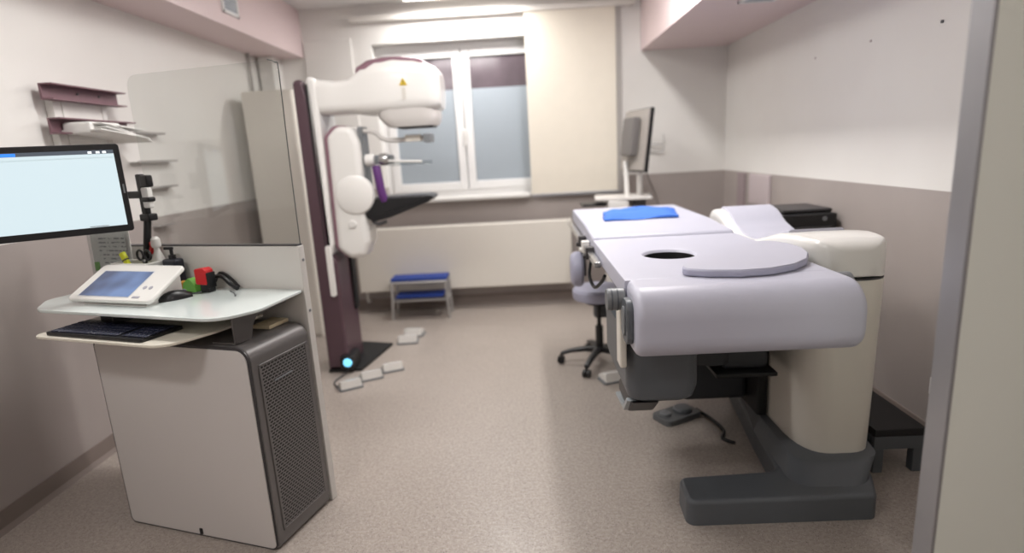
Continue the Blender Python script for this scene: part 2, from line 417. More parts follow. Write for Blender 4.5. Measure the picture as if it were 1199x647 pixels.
# vents in the soffits
def vent(name, m0, m1, label, axis):
    t = empty(name, ((m0[0]+m1[0])/2, (m0[1]+m1[1])/2, m0[2]), label, 'air vent')
    f = MB(); s = MB()
    if axis == 'x':   # on a face that looks along +x
        x = m0[0]
        f.box((x, m0[1], m0[2]), (x+.012, m1[1], m0[2]+.02)).box((x, m0[1], m1[2]-.02), (x+.012, m1[1], m1[2]))
        f.box((x, m0[1], m0[2]), (x+.012, m0[1]+.02, m1[2])).box((x, m1[1]-.02, m0[2]), (x+.012, m1[1], m1[2]))
        n = int((m1[2]-m0[2]-.04)/.02)
        for i in range(n):
            z = m0[2]+.022+i*.02; s.box((x+.001, m0[1]+.02, z), (x+.009, m1[1]-.02, z+.009))
        bk = MB().box((x+.0005, m0[1]+.01, m0[2]+.01), (x+.002, m1[1]-.01, m1[2]-.01))
    else:
        z = m0[2]
        f.box((m0[0], m0[1], z-.012), (m1[0], m0[1]+.02, z)).box((m0[0], m1[1]-.02, z-.012), (m1[0], m1[1], z))
        f.box((m0[0], m0[1], z-.012), (m0[0]+.02, m1[1], z)).box((m1[0]-.02, m0[1], z-.012), (m1[0], m1[1], z))
        n = int((m1[1]-m0[1]-.04)/.02)
        for i in range(n):
            y = m0[1]+.022+i*.02; s.box((m0[0]+.02, y, z-.009), (m1[0]-.02, y+.009, z-.001))
        bk = MB().box((m0[0]+.01, m0[1]+.01, z-.002), (m1[0]-.01, m1[1]-.01, z-.0005))
    f.build('frame', M_wframe, t); s.build('slats', mat('vent_slat', (200,206,212), .4), t); bk.build('backing', mat('vent_back', (132,142,150), .5), t)
vent('air_vent', (-1.915, 3.98, 2.44), (-1.9, 4.20, 2.66), 'white square air vent on the front of the left pink soffit', 'x')
vent('air_vent', (1.34, 3.50, 2.25), (1.56, 3.74, 2.25), 'white square air vent in the underside of the right pink soffit', 'z')

# conduit down from left soffit
MB().tube([(-2.245, 5.0, 2.36), (-2.245, 5.0, 1.6), (-2.24, 5.0, 0)], .012, n=8).build('conduit', mat('grey_conduit', (150,146,142), .5), label='thin grey cable conduit running down the left wall from the soffit', cat='conduit')
# tall white cabinet behind the mammography unit
tc = empty('tall_cabinet', (-1.97, 4.78, 0), 'plain tall white cabinet against the left wall behind the mammography machine', 'cabinet')
MB().box((-2.16, 4.60, .0), (-1.765, 4.95, 2.01), .004).build('carcass', M_cream, tc)
MB().box((-2.157, 4.583, .03), (-1.768, 4.599, 2.0), .003).build('door', mat('cabinet_door', (216,211,202), .4), tc)

# right-wall fixings, back-wall handset bracket, socket
for i, (y, z, r) in enumerate([(2.689, 1.895, .007), (3.791, 1.909, .006), (3.213, 1.907, .006)]):
    MB().cyl((XR-.006, y, z), (XR, y, z), r, n=12).build('wall_plug', M_dgrey if i == 0 else M_lilacw, label=['dark wall plug nearest the door panel on the right wall', 'faint wall plug furthest from the door on the right wall', 'faint wall plug midway along the row on the right wall'][i], cat='wall plug')
so = empty('wall_socket', (XR, 2.48, .24), 'white wall socket partly hidden by the door panel edge, low on the right wall', 'socket')
MB().box((XR-.012, 2.44, .24), (XR, 2.52, .32), .004).build('plate', M_white, so)
for z in (.28,): MB().cyl((XR-.02, 2.48, z), (XR-.012, 2.48, z), .022, n=16, bev=.003).build('outlet', M_white, so)
hb = empty('wall_bracket', (1.16, YB, 1.40), 'black handset on a small wire bracket on the back wall', 'bracket')
MB().box((1.10, YB-.05, 1.43), (1.15, YB, 1.50), .008).build('handset', M_black, hb)
MB().tube([(1.15, YB-.03, 1.45), (1.21, YB-.05, 1.44), (1.27, YB-.05, 1.44), (1.285, YB-.04, 1.48), (1.285, YB-.03, 1.52)], .006).build('wire_hook', M_stoolframe, hb)
MB().tube([(1.16, YB-.03, 1.38), (1.22, YB-.03, 1.37), (1.285, YB-.04, 1.38), (1.285, YB-.03, 1.43)], .006).build('wire_hook', M_stoolframe, hb)
MB().tube([(1.11, YB-.03, 1.43), (1.13, YB-.02, 1.2), (1.24, YB-.02, .9), (1.28, YB-.02, .5), (1.28, YB-.02, .12)], .005).build('power_cord', mat('grey_cord', (120,114,112), .5), label='thin grey cord hanging from the handset down the back wall', cat='cord')
MB().box((XR-.03, 4.35, .93), (XR, 4.72, 1.165), .008).build('wall_box', M_lilacw, label='pale pinkish flat box on the right wall above the printer', cat='wall box')
MB().box((XR-.02, 4.85, .85), (XR, 5.0, 1.165), .006).build('wall_box', mat('mauve_box', (150,136,138), .5), label='darker mauve flat box near the back right corner', cat='wall box')

# ------------------------------------------------------------------ left wall rail organiser
wr = empty('wall_rail_rack', (XL, 3.05, 1.4), 'pair of mauve metal rails on white backing plates on the left wall', 'wall rack')
def rail(y0, y1, zt, par):
    prof = [(XL+.045, zt), (XL+.11, zt), (XL+.11, zt-.006), (XL+.055, zt-.006), (XL+.055, zt-.064), (XL+.105, zt-.068), (XL+.105, zt-.074), (XL+.045, zt-.074)]
    return MB().prism(prof, y0, y1, 'y').build('rail', M_plumd, par)
rail(2.73, 3.24, 1.875, wr); rail(2.74, 3.28, 1.72, wr)
for y in (2.85, 3.12):
    MB().box((XL, y, 1.45), (XL+.046, y+.03, 1.86), .003).build('upright', M_white, wr)
MB().box((XL+.002, 2.80, 1.45), (XL+.04, 3.16, 1.81), .004).build('backing_plate', M_white, wr)
for y in (2.95, 3.1): MB().cyl((XL+.055, y, 1.845), (XL+.06, y, 1.845), .006, n=10).build('screw', M_dgrey, wr)
# papers clipped in the lower rail
pp = empty('paper_stack', (XL+.12, 2.97, 1.62), 'stack of loose white papers sticking out of the lower mauve rail', 'papers')
for i, (dy, dz, ang, ln) in enumerate([(0, 0, 0, .30), (.03, .012, .12, .33), (.06, .02, .25, .36), (.02, .03, -.05, .28)]):
    m4 = Matrix.Translation((XL+.13, 2.83+dy, 1.655+dz)) @ Matrix.Rotation(ang*.5, 4, 'Z') @ Matrix.Rotation(-.10-ang*.35, 4, 'X')
    MB().box((-.09, -.03, 0), (.12, ln, .006), .001, 1, mtx=m4).build('paper_sheet', M_paperw, pp)
MB().box((XL+.06, 2.80, 1.645), (XL+.20, 3.02, 1.70), .012, 2).build('folded_bundle', M_paperw, pp)
for i, (z, y0, y1) in enumerate([(1.665, 3.33, 3.62), (1.50, 3.32, 3.70), (1.345, 3.36, 3.66), (1.115, 3.42, 3.56)]):
    lb = ['topmost', 'second from the top', 'third from the top', 'lowest and shortest'][i]
    MB().prism([(XL, z), (XL+.055, z), (XL+.06, z+.012), (XL+.056, z+.012), (XL+.05, z+.005), (XL, z+.005)], y0, y1, 'y').build(
        'wall_ledge', mat('grey_ledge', (176,172,170), .5), label='slim grey ledge on the left wall behind the glass shield, '+lb, cat='wall ledge')

# ------------------------------------------------------------------ operator workstation
A = math.radians(-17); O = (-1.004, 1.895, 0)
WS = Matrix.Translation(O) @ Matrix.Rotation(A, 4, 'Z')      # local x along the front (to -0.765), y into the depth
def ws_pt(x, y, z): return tuple(WS @ Vector((x, y, z)))
ws = empty('operator_workstation', O, 'white and grey operator workstation cabinet with perforated side and glass worktop', 'workstation', A)
def W_(): return MB(WS)
# cabinet: grey wrap-round shell with rounded top front edge, white front, grille side
prof = rpoly([(0, 0), (-.765, 0), (-.765, .82), (0, .82)], [.03, .03, .035, .055])
shell = W_().prism(prof, .006, .322, 'y', bev=.006)
shell.build('cabinet_shell', M_grey, ws)
prof2 = rpoly([(-.012, .008), (-.757, .008), (-.757, .808), (-.012, .808)], [.022, .022, .028, .045])
W_().prism(prof2, -.004, .008, 'y', bev=.002).build('front_panel', M_cab, ws)
W_().prism(rpoly([(-.01, -.012+.012), (-.765, 0), (-.765, .818), (-.002, .818)], [.026, .026, .033, .052]), .0, .007, 'y').build('dark_gasket', M_dgrey, ws)
gr = W_().prism(rpoly([(.045, .075), (.292, .075), (.292, .735), (.045, .735)], .012), -.002, .003, 'x')
gr.build('perforated_grille', M_slots, ws)
gf = W_()
for a, b in (((.0005, .036, .066), (.004, .045, .744)), ((.0005, .292, .066), (.004, .301, .744)), ((.0005, .036, .066), (.004, .301, .075)), ((.0005, .036, .735), (.004, .301, .744))):
    gf.box(a, b, .001, 1)
gf.build('grille_frame', M_dgrey if False else M_grey, ws)
W_().box((.003, .10, .655), (.007, .2, .661), .001).build('latch_slot', M_mgrey, ws)
W_().box((-.385, -.008, .012), (-.370, .0, .038), .002).build('lock_tab', M_black, ws)
for x in (-.70, -.06):
    for y in (.05, .27): W_().cyl((x, y, 0), (x, y, .012), .02, n=12).build('foot', M_black, ws)
# rear white panel
pan = W_().box((-1.06, .335, .0), (.002, .368, 1.128), .003)
pan.build('rear_panel', mat('workstation_panel', (212,209,204), .4, noise=.02), ws)
W_().box((-1.05, .337, 1.1285), (-.004, .366, 1.134)).build('dark_cap', M_dgrey, ws)
for z in (1.07, .86): W_().cyl((.0026, .352, z), (.005, .352, z), .006, n=10).build('screw', M_mgrey, ws)
# glass shield
gl = W_().prism(rpoly([(-.005, 1.134), (-.765, 1.134), (-.755, 1.84), (.004, 1.83)], [.004, .004, .05, .05]), .352, .358, 'y')
gl.build('glass_shield', M_glass, ws)
W_().tube([(-.003, .355, 1.134), (.0, .355, 1.5), (.006, .355, 1.79), (-.004, .355, 1.82), (-.04, .355, 1.834)], .0022, n=6, sm=3).build('shield_edge', mat('edge_green_grey', (96,98,96), .3), ws)
# brackets holding the worktop
bk = W_().prism([(-.215, .82), (-.115, .82), (-.04, .905), (.0, .938), (-.05, .938), (-.10, .905)], .02, .026, 'y')
def arm_bracket(x0):
    b = W_()
    b.prism(rpoly([(.02, .822), (.10, .822), (.115, .87), (.14, .90), (.30, .905), (.33, .938), (.02, .938)], [0, .01, .02, .03, .02, 0, 0]), x0, x0+.006, 'x')
    b.box((x0-.10, .02, .822), (x0+.006, .10, .828))
    b.box((x0-.10, .02, .932), (x0+.006, .33, .938))
    return b.build('worktop_bracket', M_mgrey if False else M_grey, ws)
arm_bracket(-.075); arm_bracket(-.66)
# worktop (outline rounded)
top = rpoly([(-.93, -.075), (-.03, -.085), (.03, .05), (-.005, .333), (-1.06, .333), (-1.06, .05)], [.12, .14, .10, .015, .02, .08], 8)
W_().prism(top, .939, .952, 'z', bev=.004, seg=2).build('worktop', M_top, ws)
low = rpoly([(-.86, -.15), (-.20, -.16), (-.15, .02), (-.13, .25), (-.86, .25)], [.04, .09, .05, .02, .02], 8)
W_().prism(low, .862, .873, 'z', bev=.003).build('pull_out_shelf', mat('milky_shelf', (226,220,206), .25), ws)
W_().box((-.78, .06, .873), (-.70, .20, .938), .002).build('shelf_hanger', M_dgrey, ws); W_().box((-.5, .20, .873), (-.47, .24, .938), .002).build('shelf_hanger', M_dgrey, ws)
# --- card under the worktop
bkm = Matrix.Rotation(math.radians(4), 4, 'Z')
W_().box((-.155, .20, .823), (-.075, .31, .838), .002).build('paper_pad', M_oak, label='pale cardboard pad lying on top of the grey cabinet under the worktop', cat='pad')

# --- keyboard
kb = empty('keyboard', ws_pt(-.57, -.05, .873), 'dark navy computer keyboard on the pull-out shelf below the worktop', 'keyboard', A)
kz = .873
W_().prism(rpoly([(-.80, -.135), (-.31, -.145), (-.30, .02), (-.80, .03)], .008), kz, kz+.014, 'z', bev=.003).build('keyboard_body', M_black, kb)
kk = W_(); kn = W_()
for r in range(5):
    n = [14, 14, 13, 12, 9][r]; x = -.785
    for i in range(21):
        wd = .0165
        if r == 4 and 4 <= i <= 8: continue
        xx = -.785+i*.0225+r*.002
        if 15 <= i < 16: continue
        (kk if i < 15 else kn).box((xx, -.118+(4-r)*.026-.012, kz+.014), (xx+.018, -.118+(4-r)*.026+.009, kz+.019), .0015, 1)
kk.build('keycaps', M_keys, kb); kn.build('number_pad', M_keys, kb)
W_().box((-.69, -.130, kz+.014), (-.585, -.110, kz+.019), .0015, 1).build('space_bar', M_keys, kb)

# --- tablet console
tb = empty('control_tablet', ws_pt(-.66, .12, .952), 'white wedge-shaped control tablet with a blue lit screen on the worktop', 'control panel', A)
th = math.radians(29)
TM = WS @ Matrix.Translation((-.635, .015, .960)) @ Matrix.Rotation(th, 4, 'X')
t = MB(TM); t.prism(rpoly([(-.235, 0), (.20, 0), (.20, .21), (-.235, .21)], .02), 0, .018, 'z', bev=.006, seg=3); t.build('tablet_body', M_shell, tb)
MB(TM).box((-.185, .022, .018), (.078, .165, .0195)).build('display', M_tab, tb)
MB(TM).box((-.19, .017, .0178), (.083, .17, .0186)).build('display_border', mat('light_bezel', (190,194,200), .4), tb)
for x in (.115, .145): MB(TM).cyl((x, .075, .018), (x, .075, .0195), .009, n=12).build('button', mat('grey_legend', (160,160,170), .5), tb)
MB(TM).box((.10, .016, .018), (.135, .026, .0193)).build('button', mat('grey_legend', (160,160,170), .5), tb)
W_().prism([(.02, .952), (.19, .952), (.19, 1.035), (.18, 1.04)], -.80, -.47, 'x').build('wedge_stand', M_white, tb)

# --- mouse with its lead
mo = empty('computer_mouse', ws_pt(-.44, .12, .952), 'black computer mouse beside the white control tablet', 'mouse', A)
rings = []
MU = WS @ Matrix.Translation((-.452, .135, .952)) @ Matrix.Rotation(math.radians(-28), 4, 'Z')
for i in range(9):
    t_ = i/8; yy = -.06+.12*t_; wd = .032*math.sin(PI*(.08+.84*t_))**.5; hh = .036*math.sin(PI*(.10+.80*t_))**.7
    rings.append([MU @ Vector(((wd*math.cos(a)), yy, max(0, hh*math.sin(a)))) for a in [PI*k/10 for k in range(11)]])
MB().loft(rings, closed=True).build('mouse_shell', M_black, mo)
MB(MU).cyl((-.004, .036, .026), (.004, .036, .026), .008, n=12).build('scroll_wheel', M_mgrey, mo)
W_().tube([(-.425, .19, .96), (-.41, .22, .957), (-.42, .26, .956), (-.44, .28, .957), (-.46, .31, .957)], .0022, n=6).build('mouse_cord', M_black, mo)

# --- stapler / tape bits
gn = empty('tape_dispenser', ws_pt(-.52, .27, .952), 'green and orange tape dispenser behind the mouse', 'dispenser', A)
gp = rpoly([(-.525, .953), (-.45, .953), (-.455, .985), (-.475, 1.005), (-.49, 1.01), (-.515, .99)], .006)
W_().prism(gp, .235, .275, 'y', bev=.003).build('body', M_green, gn)
W_().prism(rpoly([(-.556, .953), (-.527, .953), (-.527, .995), (-.55, .995)], .006), .24, .27, 'y', bev=.002).build('side_block', M_orange, gn)
rd = empty('label_stamp', ws_pt(-.42, .27, .952), 'small red and black self-inking stamp beside the green dispenser', 'stamp', A)
W_().prism(rpoly([(-.446, .985), (-.385, .985), (-.385, 1.045), (-.40, 1.055), (-.446, 1.05)], .008), .235, .275, 'y', bev=.004).build('red_cover', M_red, rd)
W_().box((-.43, .24, .953), (-.385, .275, .986), .003).box((-.392, .236, .97), (-.380, .278, 1.035), .003).build('black_frame', M_black, rd)
W_().tube([(-.46, .30, .96), (-.42, .31, 1.0), (-.38, .31, 1.005), (-.33, .30, .975), (-.29, .29, .961)], .009, n=8).tube([(-.44, .318, .963), (-.40, .322, 1.018), (-.345, .32, .995), (-.30, .31, .963)], .006, n=8).build('coiled_cable', M_black, label='short thick black cable looped behind the red stamp', cat='cable')
W_().tube([(-.30, .262, .956), (-.26, .24, .956), (-.215, .20, .956)], .003, n=6).build('stylus', M_mgrey, label='thin grey stylus lying on the worktop by the looped cable', cat='stylus')

# --- basket with stationery
bx = empty('stationery_basket', ws_pt(-.76, .27, .952), 'white perforated basket holding scissors and a highlighter at the back of the worktop', 'basket', A)
b = W_()
x0, x1, y0, y1, z0, z1 = -.85, -.655, .20, .29, .953, 1.075
for (a, c) in (((x0, y0, z0), (x1, y0+.003, z1)), ((x0, y1-.003, z0), (x1, y1, z1)), ((x0, y0, z0), (x0+.003, y1, z1)), ((x1-.003, y0, z0), (x1, y1, z1)), ((x0, y0, z0), (x1, y1, z0+.003))):
    b.box(a, c)
b.build('basket_wall', mat('white_mesh', (214,214,210), .4), bx)
W_().tube([(x0, y0, z1), (x1, y0, z1), (x1, y1, z1), (x0, y1, z1), (x0, y0, z1)], .004, n=8, sm=1).build('rim', M_white, bx)
sc = empty('scissors', ws_pt(-.72, .26, 1.0), 'black-handled scissors standing in the white basket', 'scissors', A)
for sgn in (-1, 1):
    s = W_(); cx = -.712+sgn*.021; cz = 1.106
    s.tube([(cx+.017*math.cos(t)*(1), .245, cz+.021*math.sin(t)) for t in [2*PI*k/14 for k in range(15)]], .0048, n=8, sm=1)
    s.tube([(cx-sgn*.008, .245, cz-.019), (-.712+sgn*.004, .245, 1.07)], .005, n=8, sm=1)
    s.build('handle', M_black, sc)
    W_().box((-.712+sgn*.001, .243+sgn*.001, .97), (-.712+sgn*.010, .245+sgn*.001, 1.07), .0005, 1).build('blade', M_chrome, sc)
hm = WS @ Matrix.Translation((-.755, .225, 1.0)) @ Matrix.Rotation(math.radians(-24), 4, 'Y')
hl = empty('highlighter', ws_pt(-.755, .225, .96), 'yellow highlighter pen leaning in the white basket', 'pen', A)
MB(hm).box((-.013, -.008, 0), (.013, .008, .10), .005).build('barrel', M_yellow, hl)
MB(hm).box((-.012, -.009, .1), (.012, .009, .132), .004).build('cap', M_yellow, hl)
MB(hm).box((-.0135, -.0085, .094), (.0135, .0085, .101), .002).build('band', M_dgrey, hl)
hm2 = WS @ Matrix.Translation((-.715, .215, .985)) @ Matrix.Rotation(math.radians(-34), 4, 'Y')
MB(hm2).box((-.006, -.005, 0), (.006, .005, .11), .003).build('pen', M_yellow, label='slim yellow pen leaning beside the highlighter in the basket', cat='pen')
# dark dispenser bottle
db = empty('hand_gel_bottle', ws_pt(-.60, .29, .952), 'square black bottle with a black pump top against the white panel', 'bottle', A)
W_().box((-.645, .262, .953), (-.565, .31, 1.085), .012, 3).build('bottle_body', mat('black_bottle', (24,26,38), .3), db)
W_().cyl((-.605, .286, 1.085), (-.605, .286, 1.10), .014, n=14).build('neck', M_black, db)
W_().cyl((-.605, .286, 1.10), (-.605, .286, 1.125), .007, n=10).box((-.640, .28, 1.122), (-.595, .292, 1.134), .003).build('pump_head', M_black, db)
W_().box((-.63, .2605, .99), (-.58, .2625, 1.03)).build('label_patch', mat('dim_label', (70,72,90), .5), db)
# spray bottle with red trigger
sp = empty('spray_bottle', ws_pt(-.74, .30, .952), 'translucent spray bottle with a red trigger behind the scissors', 'spray bottle', A)
W_().lathe((-.705, .305, .954), [(.0, 0), (.022, 0), (.024, .01), (.024, .126), (.012, .161), (.012, .176)], 20).build('bottle_body', mat('frosty_plastic', (222,220,216), .3), sp)
W_().lathe((-.705, .305, 1.13), [(.017, 0), (.020, .01), (.018, .035), (.010, .045)], 18).build('dome_cap', mat('frosty_plastic', (222,220,216), .3), sp)
W_().box((-.735, .295, 1.135), (-.688, .315, 1.155), .005).build('trigger_head', M_red, sp)
MB(WS @ Matrix.Translation((-.745, .305, 1.10)) @ Matrix.Rotation(math.radians(25), 4, 'Y')).box((-.007, -.008, 0), (.007, .008, .055), .004).build('trigger', M_red, sp)
# paper in clear wallet leaning behind tablet
pw = empty('document_wallet', ws_pt(-.98, .28, .952), 'printed sheet in a clear plastic wallet standing behind the control tablet', 'document', A)
PWm = WS @ Matrix.Translation((-1.04, .30, .954)) @ Matrix.Rotation(math.radians(-4), 4, 'X')
PW2 = PWm @ Matrix.Rotation(math.radians(-3), 4, 'Y')
MB(PW2).box((.0, -.006, 0), (.165, -.005, .222)).build('printed_sheet', M_paper, pw)
MB(PW2).box((-.055, .0, -.0), (.185, .002, .245)).build('backing_sheet', mat('pale_backing', (236,234,230), .6), pw)
MB(PW2).box((-.06, -.010, 0), (.19, -.009, .25)).build('clear_cover', M_acryl, pw)
MB(PW2).box((-.05, -.003, .07), (-.02, -.001, .11)).build('green_mark', M_green, pw)
# black stand behind monitor with things on it
pl = empty('monitor_arm', ws_pt(-.665, .22, .952), 'black monitor arm post rising from the worktop behind the monitor', 'monitor arm', A)
W_().cyl((-.815, .312, .952), (-.715, .298, 1.26), .016, .015, n=16).build('post', M_black, pl)
W_().cyl((-.815, .311, .952), (-.815, .311, .960), .022, n=20).build('base_collar', M_black, pl)
W_().box((-.735, .275, 1.245), (-.68, .32, 1.275), .006).build('joint', M_black, pl)
W_().box((-1.10, .285, 1.34), (-.70, .31, 1.37), .006).box((-.73, .285, 1.26), (-.70, .31, 1.44), .006).build('arm', M_black, pl)
W_().box((-.705, .28, 1.385), (-.66, .312, 1.435), .008).build('clamp', M_black, pl)
W_().box((-.70, .275, 1.30), (-.662, .30, 1.385), .006).build('white_tag', M_paperw, pl)
W_().box((-.70, .27, 1.325), (-.655, .304, 1.345), .006).build('clip', M_black, pl)
# monitor: right edge where it is seen, its left side comes nearer and leaves the frame
mon = empty('desktop_monitor', (-1.76, 2.05, 1.2), 'wide black monitor with a lit white screen above the workstation', 'monitor')
MR = Vector((-1.552, 2.226, 1.392)); ML = Vector((-1.913, 1.965, 1.392))
u = (MR-ML); u.z = 0; u.normalize()
nrm = Vector((0, 0, 1)).cross(u)      # away from viewer
nrm = -nrm if nrm.y < 0 else nrm
MM = Matrix(((u.x, nrm.x, 0, MR.x), (u.y, nrm.y, 0, MR.y), (0, 0, 1, MR.z), (0, 0, 0, 1)))
Wd, Hh = .575, .168
MB(MM).prism(rpoly([(-Wd, -Hh), (0, -Hh), (0, Hh), (-Wd, Hh)], .012), 0, .022, 'y', bev=.004).build('bezel', M_black, mon)
MB(MM).box((-Wd+.07, .022, -.11), (-.07, .05, .11), .015).build('rear_housing', M_black, mon)
MB(MM).box((-Wd+.018, -.0015, -Hh+.026), (-.02, .0005, Hh-.022)).build('screen', M_screen, mon)
MB(MM).box((-Wd+.018, -.0022, Hh-.036), (-.02, -.0014, Hh-.022)).build('menu_bar', mat('menu_grey', (70,80,92), .4, emit=(120,128,140), es=.25), mon)
MB(MM).box((-.36, -.003, Hh-.035), (-.31, -.0021, Hh-.024)).build('menu_highlight', mat('menu_blue', (30,110,220), .4, emit=(60,140,240), es=.8), mon)
MB(MM).box((-Wd+.018, -.0022, Hh-.052), (-.02, -.0014, Hh-.047)).build('ruler_line', mat('ruler', (170,190,196), .4, emit=(190,205,210), es=.6), mon)
for xx in (-.10, -.075, -.055): MB(MM).box((xx, -.003, Hh-.034), (xx+.012, -.0021, Hh-.026)).build('menu_icon', mat('icon_white', (230,236,240), .4, emit=(230,236,240), es=.8), mon)
MB(MM).box((-.14, -.0022, -Hh+.028), (-.08, -.0014, -Hh+.031)).build('status_text', mat('status_grey', (150,156,160), .4), mon)
MB(MM).box((-.012, -.0015, -.02), (-.006, -.0004, .015)).build('brand_mark', M_mgrey, mon)
MB(MM).box((-.32, .05, -.04), (-.24, .12, .04), .01).build('mount_block', M_black, mon)

# ------------------------------------------------------------------ mammography unit
mg = empty('mammography_unit', (-1.3, 3.9, 0), 'white and plum mammography machine with C-arm and black detector beside the glass shield', 'medical machine')
yc = 3.90
slab = [(-1.43, .02), (-1.285, .02), (-1.285, .78), (-1.335, .86), (-1.345, 1.85), (-1.365, 1.96), (-1.43, 1.96)]
MB().prism(rpoly(slab, [.01, .01, .05, .05, .04, .03, .06]), 3.745, 4.12, 'y', bev=.02, seg=3).build('column', M_plum, mg)
MB().prism(rpoly([(-1.338, .8), (-1.32, .82), (-1.298, .9), (-1.290, 1.6), (-1.285, 1.90), (-1.29, 1.975), (-1.348, 1.975)], [.01, .02, .05, .04, .04, .04, .02]), 3.76, 4.10, 'y', bev=.02, seg=3).build('front_cover', M_shell, mg)
MB().box((-1.347, 3.74, .85), (-1.343, 4.0, 1.93)).build('dark_seam', M_blackm, mg)
# lower column white handle strip
MB().prism(rpoly([(-1.345, .55), (-1.305, .55), (-1.305, .90), (-1.345, .90)], .018), 3.722, 3.748, 'y', bev=.006).build('white_handle', M_shell, mg)
MB().box((-1.284, 4.02, .38), (-1.268, 4.10, .80), .004).build('side_panel', M_blackm, mg)
# horizontal tube arm + head (loft along x)
Y_, Z_ = (0, 1, 0), (0, 0, 1)
st = [(-1.36, 1.865, .12, .10), (-1.30, 1.855, .135, .115), (-1.18, 1.845, .135, .105), (-1.08, 1.85, .14, .11), (-1.00, 1.87, .16, .145), (-.90, 1.885, .18, .165), (-.78, 1.888, .19, .17), (-.66, 1.882, .185, .162), (-.58, 1.872, .18, .15), (-.53, 1.865, .165, .135), (-.505, 1.86, .14, .112), (-.498, 1.86, .11, .085)]
MB().loft([rring((x, yc, z), a, b, Y_, Z_, 32, 4.2) for x, z, a, b in st]).build('tube_head', M_shell, mg)
# plum shell over the top of the head
st2 = [(-1.03, 1.91, .13, .12), (-.96, 1.93, .155, .135), (-.85, 1.935, .165, .145), (-.74, 1.93, .165, .148), (-.62, 1.92, .155, .138), (-.57, 1.905, .14, .12)]
MB().loft([rring((x, yc, z), a, b, Y_, Z_, 32, 3.2) for x, z, a, b in st2]).build('head_top_cover', mat('mauve_shell', (138,104,116), .4), mg)
# collimator
ri = []
for z, x0, x1, a in ((1.77, -.93, -.53, .165), (1.70, -.92, -.525, .16), (1.665, -.89, -.535, .15), (1.64, -.86, -.55, .14)):
    ri.append(rring(((x0+x1)/2, yc, z), (x1-x0)/2, a, (1, 0, 0), Y_, 28, 4))
MB().loft(ri).build('collimator', mat('pale_grey_plastic', (208,204,200), .35), mg)
MB().box((-.80, yc-.09, 1.63), (-.57, yc+.09, 1.648), .005).build('beam_window', M_dgrey, mg)
# warning sticker
wsn = MB().prism([(-.745, 1.885), (-.695, 1.885), (-.72, 1.93)], yc-.1935, yc-.1905, 'y').build('warning_triangle', M_warn, mg)
MB().box((-.7225, yc-.1945, 1.899), (-.7175, yc-.1934, 1.915)).box((-.7225, yc-.1945, 1.891), (-.7175, yc-.1934, 1.896)).build('exclamation_mark', M_black, wsn)
MB().box((-.732, yc-.192, 1.80), (-.708, yc-.188, 1.87), .001).build('printed_strip', mat('faint_strip', (208,204,196), .5), mg)
# C-arm body
cap = rpoly([(-1.28, .86), (-1.20, .79), (-1.10, .80), (-1.055, .90), (-1.055, 1.55), (-1.09, 1.66), (-1.20, 1.67), (-1.27, 1.60)], [.06, .07, .05, .05, .06, .06, .08, .06])
MB().prism(cap, 3.775, 4.02, 'y', bev=.045, seg=4).build('c_arm_body', M_shell, mg)
MB().prism([(x-.022, z+.006) for x, z in cap], 3.80, 4.0, 'y', bev=.02, seg=3).build('plum_rim', mat('mauve_shell', (138,104,116), .4), mg)
MB().lathe((-1.12, 3.757, 1.22), [(.0, 0), (.10, .0), (.125, .012), (.135, .03)], 36, ax='y').build('rotation_disc', M_shell, mg)
MB().lathe((-1.155, 3.763, 1.03), [(.0, 0), (.022, .0), (.028, .012)], 20, ax='y').build('control_knob', M_white, mg)
# compression column and paddles
MB().box((-1.075, 3.83, 1.08), (-1.04, 3.97, 1.66), .01).build('compression_rail', M_mgrey, mg)
MB().tube([(-1.05, 3.86, 1.63), (-.97, 3.86, 1.62), (-.92, 3.87, 1.575), (-.84, 3.88, 1.56), (-.62, 3.88, 1.565)], .016, n=10).build('face_shield_arm', mat('pale_grey_plastic', (208,204,200), .35), mg)
MB().box((-.77, 3.85, 1.545), (-.66, 3.91, 1.59), .008).build('arm_block', M_cream, mg)
MB().box((-.64, 3.80, 1.535), (-.59, 3.96, 1.59), .006).build('arm_end', M_mgrey, mg)
for x in (-1.01, -.915): MB().lathe((x-.03, 3.84, 1.44), [(.0, 0), (.034, .0), (.04, .01), (.04, .05), (.034, .06), (.0, .06)], 22, ax='x').build('compression_knob', M_white if x < -1 else M_chrome, mg)
MB().box((-1.03, 3.84, 1.41), (-.86, 3.90, 1.47), .01).build('paddle_carriage', M_mgrey, mg)
MB().box((-.88, 3.80, 1.395), (-.62, 3.98, 1.42), .003).box((-.88, 3.80, 1.42), (-.87, 3.98, 1.45), .003).build('compression_paddle', M_acryl, mg)
MB().tube([(-.88, 3.80, 1.43), (-.75, 3.80, 1.42), (-.66, 3.80, 1.415)], .008, n=8).build('paddle_edge', M_white, mg)
MB().tube([(-.965, 3.80, 1.40), (-.955, 3.79, 1.33), (-.945, 3.79, 1.24), (-.93, 3.80, 1.17)], .028, n=12).build('purple_handle', M_purple, mg)
# detector
det = [(-1.08, 1.19), (-.62, 1.195), (-.60, 1.18), (-.63, 1.155), (-.90, 1.06), (-1.0, 1.04), (-1.06, 1.06)]
MB().prism(rpoly(det, [.01, .01, .005, .01, .03, .03, .03]), 3.78, 4.03, 'y', bev=.008).build('detector_table', M_black, mg)
MB().box((-1.06, 3.80, 1.191), (-.64, 4.01, 1.199), .002).build('carbon_top', mat('carbon_grey', (58,58,62), .35), mg)
MB().tube([(-1.03, 3.8, 1.05), (-.99, 3.8, 1.02), (-.93, 3.8, 1.035)], .012, n=8).build('detector_latch', M_dgrey, mg)
